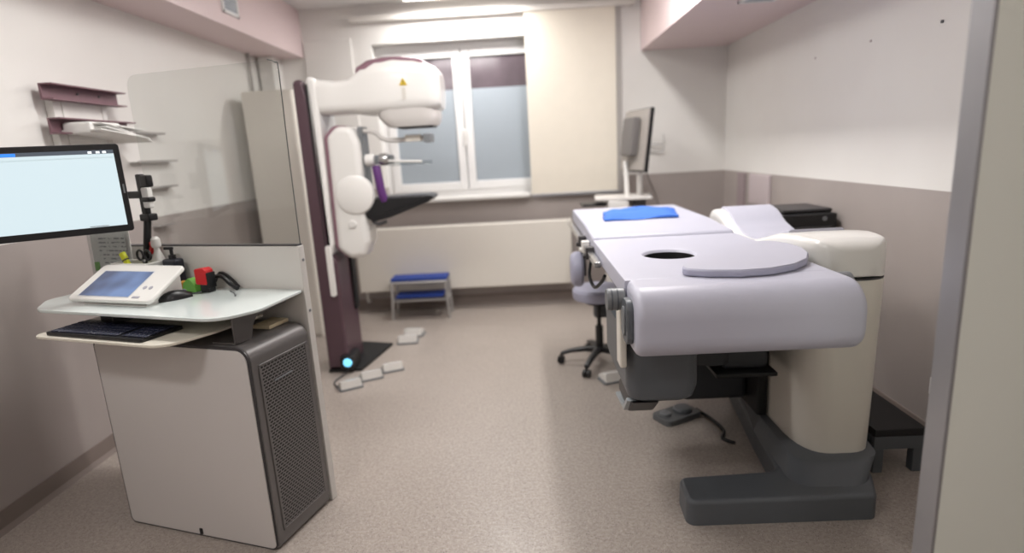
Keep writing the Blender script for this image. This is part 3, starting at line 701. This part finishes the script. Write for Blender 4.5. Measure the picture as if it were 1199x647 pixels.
# base
MB().prism([(-1.43, 3.74), (-1.20, 3.75), (-1.10, 4.28), (-1.38, 4.36), (-1.43, 4.3)], 0, .022, 'z', bev=.004, bevsel='hi').build('base_plate', M_blackm, mg)
MB().box((-1.335, 3.70, .02), (-1.24, 3.9, .13), .02).build('pedal_dock', M_black, mg)
MB().lathe((-1.278, 3.697, .085), [(.0, -.004), (.024, -.004), (.03, 0), (.03, .01)], 20, ax='y').build('status_light', M_cyan, mg)

# foot pedals on the floor
def wedge(name, x, y, rz, label, group=None, s=1.0):
    t = empty(name, (x, y, 0), label, 'foot pedal', rz, group)
    F = WM[t.name]
    MB(F).prism(rpoly([(-.07*s, -.05*s), (.07*s, -.05*s), (.07*s, .05*s), (-.07*s, .05*s)], .015), .0, .014, 'z', bev=.003, bevsel='hi').build('base', M_mgrey, t)
    rg = [rring((0, y_, z_), wx, .001+0*wx, (1, 0, 0), (0, 0, 1), 8) for y_, z_, wx in ()]
    MB(F).prism([(-.048*s, .010), (.048*s, .010), (.05*s, .03), (.0, .052*s), (-.045*s, .06*s)], -.062*s, .062*s, 'x', bev=.012).build('pedal', M_shell, t)
    return t
wedge('foot_pedal', -1.20, 3.47, .5, 'white foot pedal nearest the grey cabinet, first of three in a row on the floor', s=1.1)
wedge('foot_pedal', -1.10, 3.615, .45, 'white foot pedal in the middle of the row of three on the floor', s=1.1)
wedge('foot_pedal', -.985, 3.75, .4, 'white foot pedal at the far end of the row of three on the floor', s=1.1)
wedge('foot_pedal', -.99, 4.34, .1, 'white foot pedal at the corner of the black base plate', s=1.2)
wedge('foot_pedal', -.97, 4.52, -.1, 'white foot pedal behind the one at the black base plate corner', s=1.2)
MB().tube([(-1.27, 3.44, .008), (-1.33, 3.55, .008), (-1.30, 3.68, .01), (-1.28, 3.73, .03)], .005, n=6).build('pedal_cord', M_dgrey, label='dark cord from the nearest floor pedal to the machine base', cat='cord')

# ------------------------------------------------------------------ two-step stool by the radiator
ss = empty('step_stool', (-1.0, 4.98, 0), 'two-step stool with blue rubber treads and grey tube frame by the radiator', 'step stool')
SX0, SX1 = -1.24, -.745
MB().box((SX0-.01, 5.0, .348), (SX1+.01, 5.2, .378), .008).build('tread', M_bluev, ss)
MB().box((SX0+.06, 5.0-.18, .178), (SX1-.06, 5.0-.01, .20), .008).build('tread', M_bluev, ss) if False else None
MB().box((SX0+.03, 5.0-.03, .20), (SX1-.03, 5.17, .225), .008).build('tread', M_bluev, ss)
for sx, s_ in ((SX0, -1), (SX1, 1)):
    for y in (4.99, 5.19):
        MB().tube([(sx, y, .348), (sx, y, .2), (sx+s_*.012, y-(.01 if y < 5.1 else -.0), 0)], .013, n=10, sm=1).build('leg', M_stoolframe, ss)
f = MB()
for z in (.34, .175):
    f.tube([(SX0, 4.99, z), (SX1, 4.99, z)], .011, sm=1); f.tube([(SX0, 5.19, z), (SX1, 5.19, z)], .011, sm=1)
    f.tube([(SX0, 4.99, z), (SX0, 5.19, z)], .011, sm=1); f.tube([(SX1, 4.99, z), (SX1, 5.19, z)], .011, sm=1)
f.build('frame', M_stoolframe, ss)

# ------------------------------------------------------------------ treatment / biopsy table
bt = empty('biopsy_table', (.75, 2.6, 0), 'large prone biopsy table with lavender cushions on a cream column and slate base', 'medical table')
# base: foot bar + spine
fb = rpoly([(.565, 1.955), (1.28, 1.955), (1.345, 2.10), (1.375, 2.3), (1.38, 3.1), (1.12, 3.1), (1.03, 2.5), (.99, 2.15), (.575, 2.13)], [.035, .04, .06, .05, .04, .04, .06, .06, .035])
MB().prism(fb, 0, .105, 'z', bev=.018, seg=3, bevsel='hi').build('base', M_slate, bt)
ri = []
for z, gx in ((.098, -.012), (.112, .0), (.13, .014), (.15, .03), (.165, .045)):
    ri.append([(x, y, z) for x, y in rpoly([(1.0+gx, 2.03+gx*1.9), (1.31+gx*1.6, 2.03+gx*1.9), (1.37+gx*1.0, 2.3), (1.38+gx, 3.08), (1.13-gx, 3.08), (1.035+gx*.5, 2.5)], [.09-gx*.3, .09-gx*.3, .04, .03, .03, .04], 6)])
MB().loft(ri).build('base_riser', M_slate, bt)

# column
ST = [(2.150, .25), (2.154, .42), (2.164, .58), (2.18, .71), (2.205, .82), (2.24, .91), (2.285, .97), (2.34, 1.0)]
cp = [(1.252-.168*k, y) for y, k in ST[::-1]]+[(1.252+.168*k, y) for y, k in ST]+[(1.42, 3.05), (1.084, 3.05)]
MB().loft([[(1.252+(x-1.252)*k, y if y > 2.5 else y+(1-k)*.1, z) for x, y in cp] for z, k in ((.165, .93), (.30, .95), (.6, .975), (.892, 1.0))]).build('column', M_cream, bt)
MB().loft([[(1.252+(x-1.252)*k, y, z) for x, y in cp] for z, k in ((.14, .94), (.164, .925))]).build('column_foot_ring', mat('ring_cream', (190,184,174), .4), bt)
MB().loft([[(1.252+(x-1.252)*k, y, z) for x, y in cp] for z, k in ((.893, 1.0), (.899, 1.0))]).build('cap_seam', M_dgrey, bt)
# black lift recess on the left of the column
MB().box((1.04, 2.50, .17), (1.088, 3.02, .86), .012).build('lift_recess', M_blackm, bt)
MB().box((.72, 2.62, .20), (1.04, 3.0, .86), .03).build('dark_fill_block', mat('dark_slate', (46,48,52), .5), bt)  # dark block added to fill the dark gap between carriage and column
# side arm (cap) loft along y
def zt(y):
    K = [(2.155, 1.035), (2.2, 1.05), (2.35, 1.052), (2.5, 1.035), (2.65, .995), (2.8, .958), (2.95, .955), (3.08, .985), (3.2, 1.045), (3.28, 1.062), (3.38, 1.05), (3.44, 1.0), (3.46, .97)]
    for (a, b), (c, d) in zip(K, K[1:]):
        if a <= y <= c: t = (y-a)/(c-a); t = t*t*(3-2*t)*.5+t*.5; return b+(d-b)*t
    return K[-1][1] if y > 3 else K[0][1]
ri = []
for y, k, dz in [(ST[q][0], ST[q][1], (.03, .016, .008, .003, 0, 0, 0, 0)[q]) for q in range(8)]+[(2.33+.08*i, 1, 0) for i in range(1, 14)]+[(3.42, .97, 0), (3.455, .9, .01), (3.47, .8, .03)]:
    z = zt(y)-dz; cx = 1.252; hw = .168*k; zb = .90+dz*.5
    sec = [(-1, zb), (-1, z-.045), (-.985, z-.022), (-.93, z-.006), (-.84, z), (-.4, z+.001), (0, z+.002), (.4, z+.001), (.84, z), (.93, z-.006), (.985, z-.022), (1, z-.045), (1, zb)]
    ri.append([(cx+hw*a, y, zz) for a, zz in sec])
MB().loft(ri).build('side_arm', M_shell, bt, angle=45)
ri = []
for i in range(24):
    y = 2.50+i*(3.40-2.50)/23; z = zt(y)+.003; hw = .135 if .1 < i/23 < .93 else .118
    ri.append([(1.265-hw, y, z-.008), (1.265-hw, y, z+.004), (1.265-hw+.01, y, z+.009), (1.265+hw-.01, y, z+.009), (1.265+hw, y, z+.004), (1.265+hw, y, z-.008)])
MB().loft(ri).build('arm_cushion', M_lav, bt)
# main cushion with round hole: grid-free construction via two bridged loops
BX0, BX1, TZ = .325, 1.030, 1.0
HX, HY, HR = .585, 2.335, .103
def holed_pad(y0, y1, zb, zt_):
    def ring(ins, z, n=96):
        out = []
        for j in range(n):
            a = 2*PI*j/n; dx, dy = math.cos(a), math.sin(a); t = 9
            if dx > 1e-9: t = min(t, (BX1-ins-HX)/dx)
            if dx < -1e-9: t = min(t, (BX0+ins-HX)/dx)
            if dy > 1e-9: t = min(t, (y1-ins-HY)/dy)
            if dy < -1e-9: t = min(t, (y0+ins-HY)/dy)
            x, y = HX+dx*t, HY+dy*t
            for cx, cy in ((BX0+ins, y0+ins), (BX1-ins, y0+ins), (BX1-ins, y1-ins), (BX0+ins, y1-ins)):
                if math.hypot(x-cx, y-cy) < .022: x, y = cx, cy      # snap so that the corners stay square
            out.append((x, y, z))
        return out
    def hole(r, z, n=96): return [(HX+r*1.05*math.cos(2*PI*j/n), HY+r*1.05*math.sin(2*PI*j/n), z) for j in range(n)]
    m = MB()
    m.loft([hole(HR-.006, zb), ring(.008, zb), ring(0, zb+.01), ring(0, zt_-.012), ring(.0035, zt_-.0035), ring(.012, zt_), hole(HR+.006, zt_), hole(HR, zt_-.003), hole(HR-.006, zt_-.012), hole(HR-.006, zb)], cap=False)
    return m
holed_pad(1.90, 2.80, .925, TZ).build('main_cushion', M_lav, bt)
# dark ring under the hole and deck under the pads (open under the hole)
dk = MB()
dk.box((BX0+.03, 1.92, .885), (HX-.13, 3.9, .924)); dk.box((HX+.13, 1.92, .885), (BX1-.03, 3.9, .924)); dk.box((HX-.13, 1.92, .885), (HX+.13, HY-.13, .924)); dk.box((HX-.13, HY+.13, .885), (HX+.13, 3.9, .924))
dk.build('deck', M_slate, bt)
# front roll
rp = rpoly([(1.899, TZ), (1.70, TZ), (1.70, .775), (1.899, .775)], [0, .10, .075, .03], 10)
MB().prism(rp, BX0+.004, BX1+.012, 'x', bev=.028, seg=4).build('front_roll_cushion', M_lav, bt, angle=50)
# side ring plate at the left of roll
rp2 = rpoly([(1.86, TZ-.04), (1.755, TZ-.04), (1.755, .81), (1.86, .81)], .04, 6)
MB().prism(rp2, BX0-.018, BX0+.006, 'x', bev=.006).build('side_plate', M_slate, bt)
MB().prism(rpoly([(1.835, TZ-.065), (1.78, TZ-.065), (1.78, .835), (1.835, .835)], .025, 6), BX0-.024, BX0-.017, 'x', bev=.003).build('side_plate_inset', M_mgrey, bt)
# rear cushion, slightly raised
rc = rpoly([(2.81, .94), (2.81, 1.012), (3.20, 1.030), (3.96, 1.032), (3.985, .95)], [.02, .03, .2, .03, .02], 5)
MB().prism(rc, BX0, BX1-.005, 'x', bev=.014, seg=3).build('rear_cushion', M_lav, bt)
# crescent head pad
cr = [(.525, 1.915), (.60, 1.872), (.70, 1.848), (.80, 1.858), (.90, 1.905), (.98, 1.985), (1.035, 2.09), (1.06, 2.19), (1.055, 2.30), (1.02, 2.37), (.97, 2.39), (.86, 2.30), (.72, 2.17), (.60, 2.06), (.54, 1.97)]
MB().prism(rpoly(cr, .05, 4), TZ+.001, TZ+.026, 'z', bev=.007, seg=3).build('crescent_pad', M_lavd, bt)
MB().prism(rpoly([(x+(.80-x)*.02, y+(2.1-y)*.02) for x, y in cr], .05, 4), TZ+.0255, TZ+.0275, 'z', bev=.001).build('crescent_pad_top', M_lav, bt)
# left cylinder knob & right pivot
MB().cyl((.262, 1.90, .935), (BX0-.0, 1.90, .935), .038, n=28, bev=.006).build('tilt_knob', M_mgrey, bt)
MB().cyl((.275, 1.90, .935), (.281, 1.90, .935), .0395, n=28).cyl((.295, 1.90, .935), (.300, 1.90, .935), .0395, n=28).build('knob_rings', M_slate, bt)
MB().cyl((BX1, 1.93, .945), (1.10, 1.93, .945), .04, n=28, bev=.006).build('pivot_knob', M_mgrey, bt)
MB().box((1.03, 1.95, .86), (1.075, 2.12, .90), .005).build('pivot_arm', M_slate, bt)
# side rail with clamps along the left edge
MB().box((.290, 2.45, .93), (.318, 3.95, .955), .003).build('side_rail', M_chrome, bt)
for y in (2.72, 2.9, 3.08):
    MB().box((.282, y, .915), (.322, y+.05, .975), .004).cyl((.27, y+.025, .93), (.285, y+.025, .93), .012, n=12).build('rail_clamp', M_white if y == 2.9 else M_dgrey, bt)
MB().tube([(.30, 2.66, .93), (.285, 2.62, .86), (.30, 2.55, .82), (.32, 2.47, .86), (.33, 2.42, .90)], .008, n=8).build('side_cable', M_black, bt)
MB().box((.315, 1.95, .66), (.34, 2.03, .885), .008, 3).build('white_side_bar', M_cream, bt)
# round bolster hanging on left far side
MB().lathe((.255, 3.35, .74), [(.0, 0), (.08, .0), (.098, .012), (.105, .03), (.105, .055), (.095, .07), (.0, .072)], 28, ax='x').build('round_arm_pad', M_lavd, bt)
MB().box((.315, 3.32, .70), (.345, 3.38, .93), .005).build('pad_bracket', M_slate, bt)
# carriage under the table
ri = []
for z, g in ((.50, .03), (.515, .012), (.56, .0), (.70, .0), (.77, -.005)):
    ri.append([(x, y, z) for x, y in rpoly([(.345+g, 1.98+g), (.60-g, 1.98+g), (.66-g, 2.2), (.66-g, 2.55-g), (.345+g, 2.55-g)], .05, 5)])
MB().loft(ri).build('biopsy_carriage', M_slate, bt)
MB().box((.33, 1.93, .77), (1.03, 2.15, .885), .02).build('cross_beam', M_slate, bt)
MB().box((.49, 2.04, .69), (.545, 2.05, .70)).build('white_mark', M_white, bt) if False else None
MB().box((.595, 1.975, .705), (.635, 1.981, .717), .001).build('white_sticker', M_white, bt)
MB().prism([(2.0, .50), (2.26, .50), (2.32, .46), (2.30, .42), (2.1, .42)], .365, .47, 'x', bev=.01).build('tube_nose', M_black, bt)
MB().prism([(2.02, .50), (2.10, .425), (2.30, .40), (2.30, .415), (2.12, .44), (2.04, .505)], .35, .44, 'x', bev=.003).build('paddle_tray', mat('pale_metal', (150,156,160), .3), bt)
MB().cyl((.78, 2.45, .50), (.78, 2.45, .80), .12, n=28).build('rotation_drum', mat('dark_slate', (46,48,52), .5), bt)
MB().box((.82, 2.35, .47), (1.02, 2.62, .66), .02).build('motor_box', mat('dark_slate', (46,48,52), .5), bt)
MB().box((.80, 2.45, .64), (1.09, 2.95, .86), .03).build('support_arm', M_blackm, bt)
MB().box((.78, 2.30, .452), (1.04, 2.70, .47), .005).build('lower_bracket', M_blackm, bt)
MB().lathe((HX, HY, .90), [(HR-.004, 0), (HR+.004, 0), (HR+.0035, .088), (HR-.0035, .088), (HR-.004, 0)], 40, cap=False).build('hole_shade_liner', M_blackm, bt)  # black liner added; the darkness inside the hole is put into its colour
# folded blue gown
def gown():
    bm = bmesh.new(); nx, ny = 18, 10; V = {}
    P = [Vector((.445, 3.19)), Vector((.90, 3.36)), Vector((.93, 3.62)), Vector((.50, 3.60))]
    P = [Vector((.44, 3.22)), Vector((.86, 3.24)), Vector((.935, 3.62)), Vector((.50, 3.66))]
    for i in range(nx+1):
        for j in range(ny+1):
            a, b = i/nx, j/ny
            p = (P[0]*(1-a)+P[1]*a)*(1-b)+(P[3]*(1-a)+P[2]*a)*b
            e = min(a, 1-a, b, 1-b); h = .006+.024*min(1, e/.16)**.6
            h += .005*math.sin(a*9+b*4)+.004*math.sin(b*13-a*5)
            h += .01*max(0, 1-abs(a-.12)/.1)*b
            wob = .008*math.sin(b*17)*(1 if a < .02 or a > .98 else 0)
            V[i, j] = bm.verts.new((p.x+wob, p.y+.01*math.sin(a*11)*(1 if j in (0,) else 0), 1.034+h))
    for i in range(nx):
        for j in range(ny): bm.faces.new((V[i, j], V[i+1, j], V[i+1, j+1], V[i, j+1]))
    r = bmesh.ops.extrude_face_region(bm, geom=bm.faces[:])
    for v in [g for g in r['geom'] if isinstance(g, bmesh.types.BMVert)]: v.co.z = 1.0345
    return MB().bm_add(bm)
gown().build('folded_gown', M_blue, label='folded bright blue disposable gown lying on the far end of the table', cat='gown', angle=60)

# foot controls under the table
fc = empty('foot_control', (.76, 2.86, 0), 'grey foot control with round dials on the floor under the table', 'foot control', .5)
F = WM[fc.name]
MB(F).prism(rpoly([(-.12, -.07), (.12, -.07), (.12, .07), (-.12, .07)], .03), 0, .03, 'z', bev=.006, bevsel='hi').build('body', mat('mid_slate', (92,94,96), .45), fc)
MB(F).lathe((.04, .0, .03), [(.0, 0), (.05, 0), (.05, .012), (.04, .02), (.0, .02)], 24).build('pedal_dial', M_slate, fc)
MB(F).lathe((-.07, .01, .03), [(.0, 0), (.03, 0), (.03, .012), (.0, .016)], 20).build('button_dial', M_mgrey, fc)
MB().tube([(.885, 2.92, .012), (.93, 2.80, .01), (.95, 2.68, .008), (.92, 2.6, .008), (.96, 2.55, .008)], .009, n=8).build('control_cable', M_black, label='thick black cable trailing from the foot control under the table', cat='cable')
wedge('foot_pedal', .50, 3.40, .3, 'pale grey foot pedal on the floor beside the swivel stool', s=1.2)

# ------------------------------------------------------------------ swivel stool
sw = empty('swivel_stool', (.46, 3.70, 0), 'round lavender swivel stool on a black five-star castor base at the table side', 'stool')
cx, cy = .46, 3.70
MB().lathe((cx, cy, .455), [(.0, 0), (.14, 0), (.165, .01), (.172, .03), (.172, .065), (.160, .082), (.12, .09), (.0, .092)], 36).build('seat', M_lavd, sw)
MB().lathe((cx, cy, .43), [(.0, 0), (.09, 0), (.09, .024), (.0, .024)], 24).build('seat_plate', M_black, sw)
MB().cyl((cx, cy, .26), (cx, cy, .43), .014, n=14).build('gas_lift', M_black, sw)
MB().cyl((cx, cy, .08), (cx, cy, .27), .026, n=16, bev=.003).build('column_sleeve', M_black, sw)
MB().tube([(cx, cy, .42), (cx+.08, cy-.03, .415), (cx+.15, cy-.06, .41)], .006, n=6, sm=1).build('height_lever', M_black, sw)
MB().box((cx-.03, cy+.02, .31), (cx+.07, cy+.08, .42), .02).build('lift_mechanism', M_slate, sw)
for k in range(5):
    a = math.radians(172+72*k); ex, ey = cx+.265*math.cos(a), cy+.265*math.sin(a)
    u_ = Vector((math.cos(a), math.sin(a), 0)); n_ = Vector((-math.sin(a), math.cos(a), 0))
    ri = []
    for t_, z, w_, h_ in ((.02, .105, .03, .022), (.35, .105, .024, .018), (.75, .09, .02, .014), (1.0, .07, .016, .012)):
        c = Vector((cx, cy, z))+u_*(.265*t_); ri.append(rring(c, w_, h_, n_, (0, 0, 1), 12, 3))
    lg = MB().loft(ri).build('leg', M_black, sw)
    cs = MB()
    for s_ in (-1, 1):
        p = Vector((ex, ey, .026))+n_*(s_*.014); cs.cyl(p-n_*.009, p+n_*.009, .026, n=16)
    cs.cyl((ex, ey, .03), (ex, ey, .07), .007, n=8).build('castor', M_black, lg)

# ------------------------------------------------------------------ black platform step on the right
ps = empty('platform_step', (1.56, 2.5, 0), 'low dark grey plastic platform step between the table base and the right wall', 'step')
MB().prism([(1.445, .17), (1.445, .205), (1.66, .205), (1.66, .17)], 2.26, 2.80, 'y', bev=.006).build('top_plate', mat('step_black', (24,24,27), .6, noise=.3, scale=90), ps)
b = MB().box((1.445, 2.262, .11), (1.66, 2.285, .17), .004).box((1.445, 2.775, .11), (1.66, 2.798, .17), .004).box((1.445, 2.285, .11), (1.465, 2.775, .17), .004).box((1.64, 2.285, .11), (1.66, 2.775, .17), .004)
b.build('skirt', M_slate, ps)
for x in (1.447, 1.615):
    for y in (2.262, 2.755): MB().box((x, y, 0), (x+.043, y+.043, .112), .004).build('leg', M_slate, ps)

# ------------------------------------------------------------------ printer on a low trolley behind the arm
tr = empty('side_trolley', (1.65, 3.56, 0), 'white side trolley against the right wall carrying the black printer', 'trolley')
MB().box((1.48, 3.30, .85), (1.82, 3.80, .875), .004).build('top_shelf', M_white, tr)
MB().box((1.48, 3.30, .25), (1.82, 3.80, .27), .004).build('bottom_shelf', M_white, tr)
for x in (1.495, 1.805):
    for y in (3.32, 3.78): MB().cyl((x, y, .0), (x, y, .85), .012, n=12).build('leg', M_stoolframe, tr)
pr_ = empty('printer', (1.66, 3.55, .876), 'black desktop printer standing behind the white table arm', 'printer')
MB().box((1.50, 3.36, .876), (1.82, 3.74, .995), .012, 3).build('printer_body', M_black, pr_)
MB().box((1.52, 3.40, .996), (1.81, 3.72, 1.02), .01).build('lid', mat('dark_lid', (44,42,44), .4), pr_)
MB().box((1.53, 3.335, .905), (1.78, 3.36, .92), .003).build('paper_tray', M_dgrey, pr_)
MB().cyl((1.745, 3.357, .965), (1.745, 3.362, .965), .014, n=16).build('power_button', M_mgrey, pr_)

# ------------------------------------------------------------------ ultrasound cart at the back
uc = empty('ultrasound_cart', (.80, 4.75, 0), 'white imaging cart with keyboard deck and side-on monitor beyond the table', 'cart')
MB().prism(rpoly([(.56, 4.58), (1.0, 4.50), (1.06, 4.92), (.60, 4.96)], .03), 1.02, 1.04, 'z', bev=.006).build('deck', mat('pale_grey_plastic', (208,204,200), .35), uc)
MB().box((.46, 4.62, .975), (.66, 4.84, .995), .008).build('side_tray', M_black, uc)
MB().box((.66, 4.54, .95), (.82, 4.70, 1.019), .01).build('probe_holder', M_white, uc)
MB().box((.86, 4.56, .95), (.96, 4.68, 1.019), .01).build('connector_block', M_dgrey, uc)
MB().box((.68, 4.70, .12), (.98, 4.94, 1.02), .03).build('cart_body', M_white, uc)
MB().cyl((.845, 4.76, 1.04), (.835, 4.76, 1.32), .02, n=14).cyl((.955, 4.78, 1.04), (.95, 4.78, 1.40), .024, n=14).build('monitor_post', M_white, uc)
mt_ = Matrix.Translation((.90, 4.72, 1.23)) @ Matrix.Rotation(math.radians(-76), 4, 'Z') @ Matrix.Rotation(math.radians(-7), 4, 'X')
MB(mt_).box((-.22, -.014, .0), (.22, .014, .49), .008).build('monitor_bezel', M_black, uc)
MB(mt_).box((-.205, .0135, .015), (.205, .0155, .475)).build('monitor_screen', mat('off_screen', (38,38,42), .15), uc)
MB(mt_).box((-.216, -.036, .01), (.216, -.0142, .48), .01).build('monitor_back', mat('taupe_shell', (150,144,138), .5), uc)
MB(mt_).box((-.10, -.10, .12), (.10, -.037, .42), .015).build('mount_box', mat('taupe_dark', (104,100,98), .5), uc)
for sx in (.66, 1.0):
    for y in (4.66, 4.93): MB().cyl((sx-.01, y, .04), (sx+.01, y, .04), .04, n=18, bev=.004).build('castor', M_black, uc)
MB().box((.655, 4.64, .08), (1.0, 4.95, .12), .01).build('castor_frame', M_dgrey, uc)
MB().box((.765, 4.84-.2, 1.10), (.80, 4.70, 1.16), .01).build('probe', M_white, uc) if False else None

# ------------------------------------------------------------------ camera and world
def cam():
    yaw, pitch, roll = [math.radians(a) for a in (-1.7, 12.4, -3.2)]
    f = Vector((math.sin(yaw)*math.cos(pitch), math.cos(yaw)*math.cos(pitch), -math.sin(pitch)))
    r = Vector((math.cos(yaw), -math.sin(yaw), 0)); u = r.cross(f)
    c, s = math.cos(roll), math.sin(roll)
    R_ = c*r+s*u; U_ = -s*r+c*u; B_ = -f
    cd = bpy.data.cameras.new('camera'); co = bpy.data.objects.new('camera', cd); COL.objects.link(co)
    co.matrix_world = Matrix(((R_.x, U_.x, B_.x, 0), (R_.y, U_.y, B_.y, 0), (R_.z, U_.z, B_.z, 1.45), (0, 0, 0, 1)))
    cd.sensor_width = 36; cd.lens = 36*668/1199; cd.clip_start = .05
    cd.dof.use_dof = True; cd.dof.focus_distance = 2.0; cd.dof.aperture_fstop = .95
    bpy.context.scene.camera = co
cam()
wd = bpy.data.worlds.new('world'); bpy.context.scene.world = wd; wd.use_nodes = True
wd.node_tree.nodes['Background'].inputs[0].default_value = (.8, .85, .9, 1)
wd.node_tree.nodes['Background'].inputs[1].default_value = .2
sc_ = bpy.context.scene
sc_.view_settings.view_transform = 'Standard'; sc_.view_settings.look = 'None'
sc_.view_settings.exposure = 0.1
sc_.cycles.max_bounces = 8
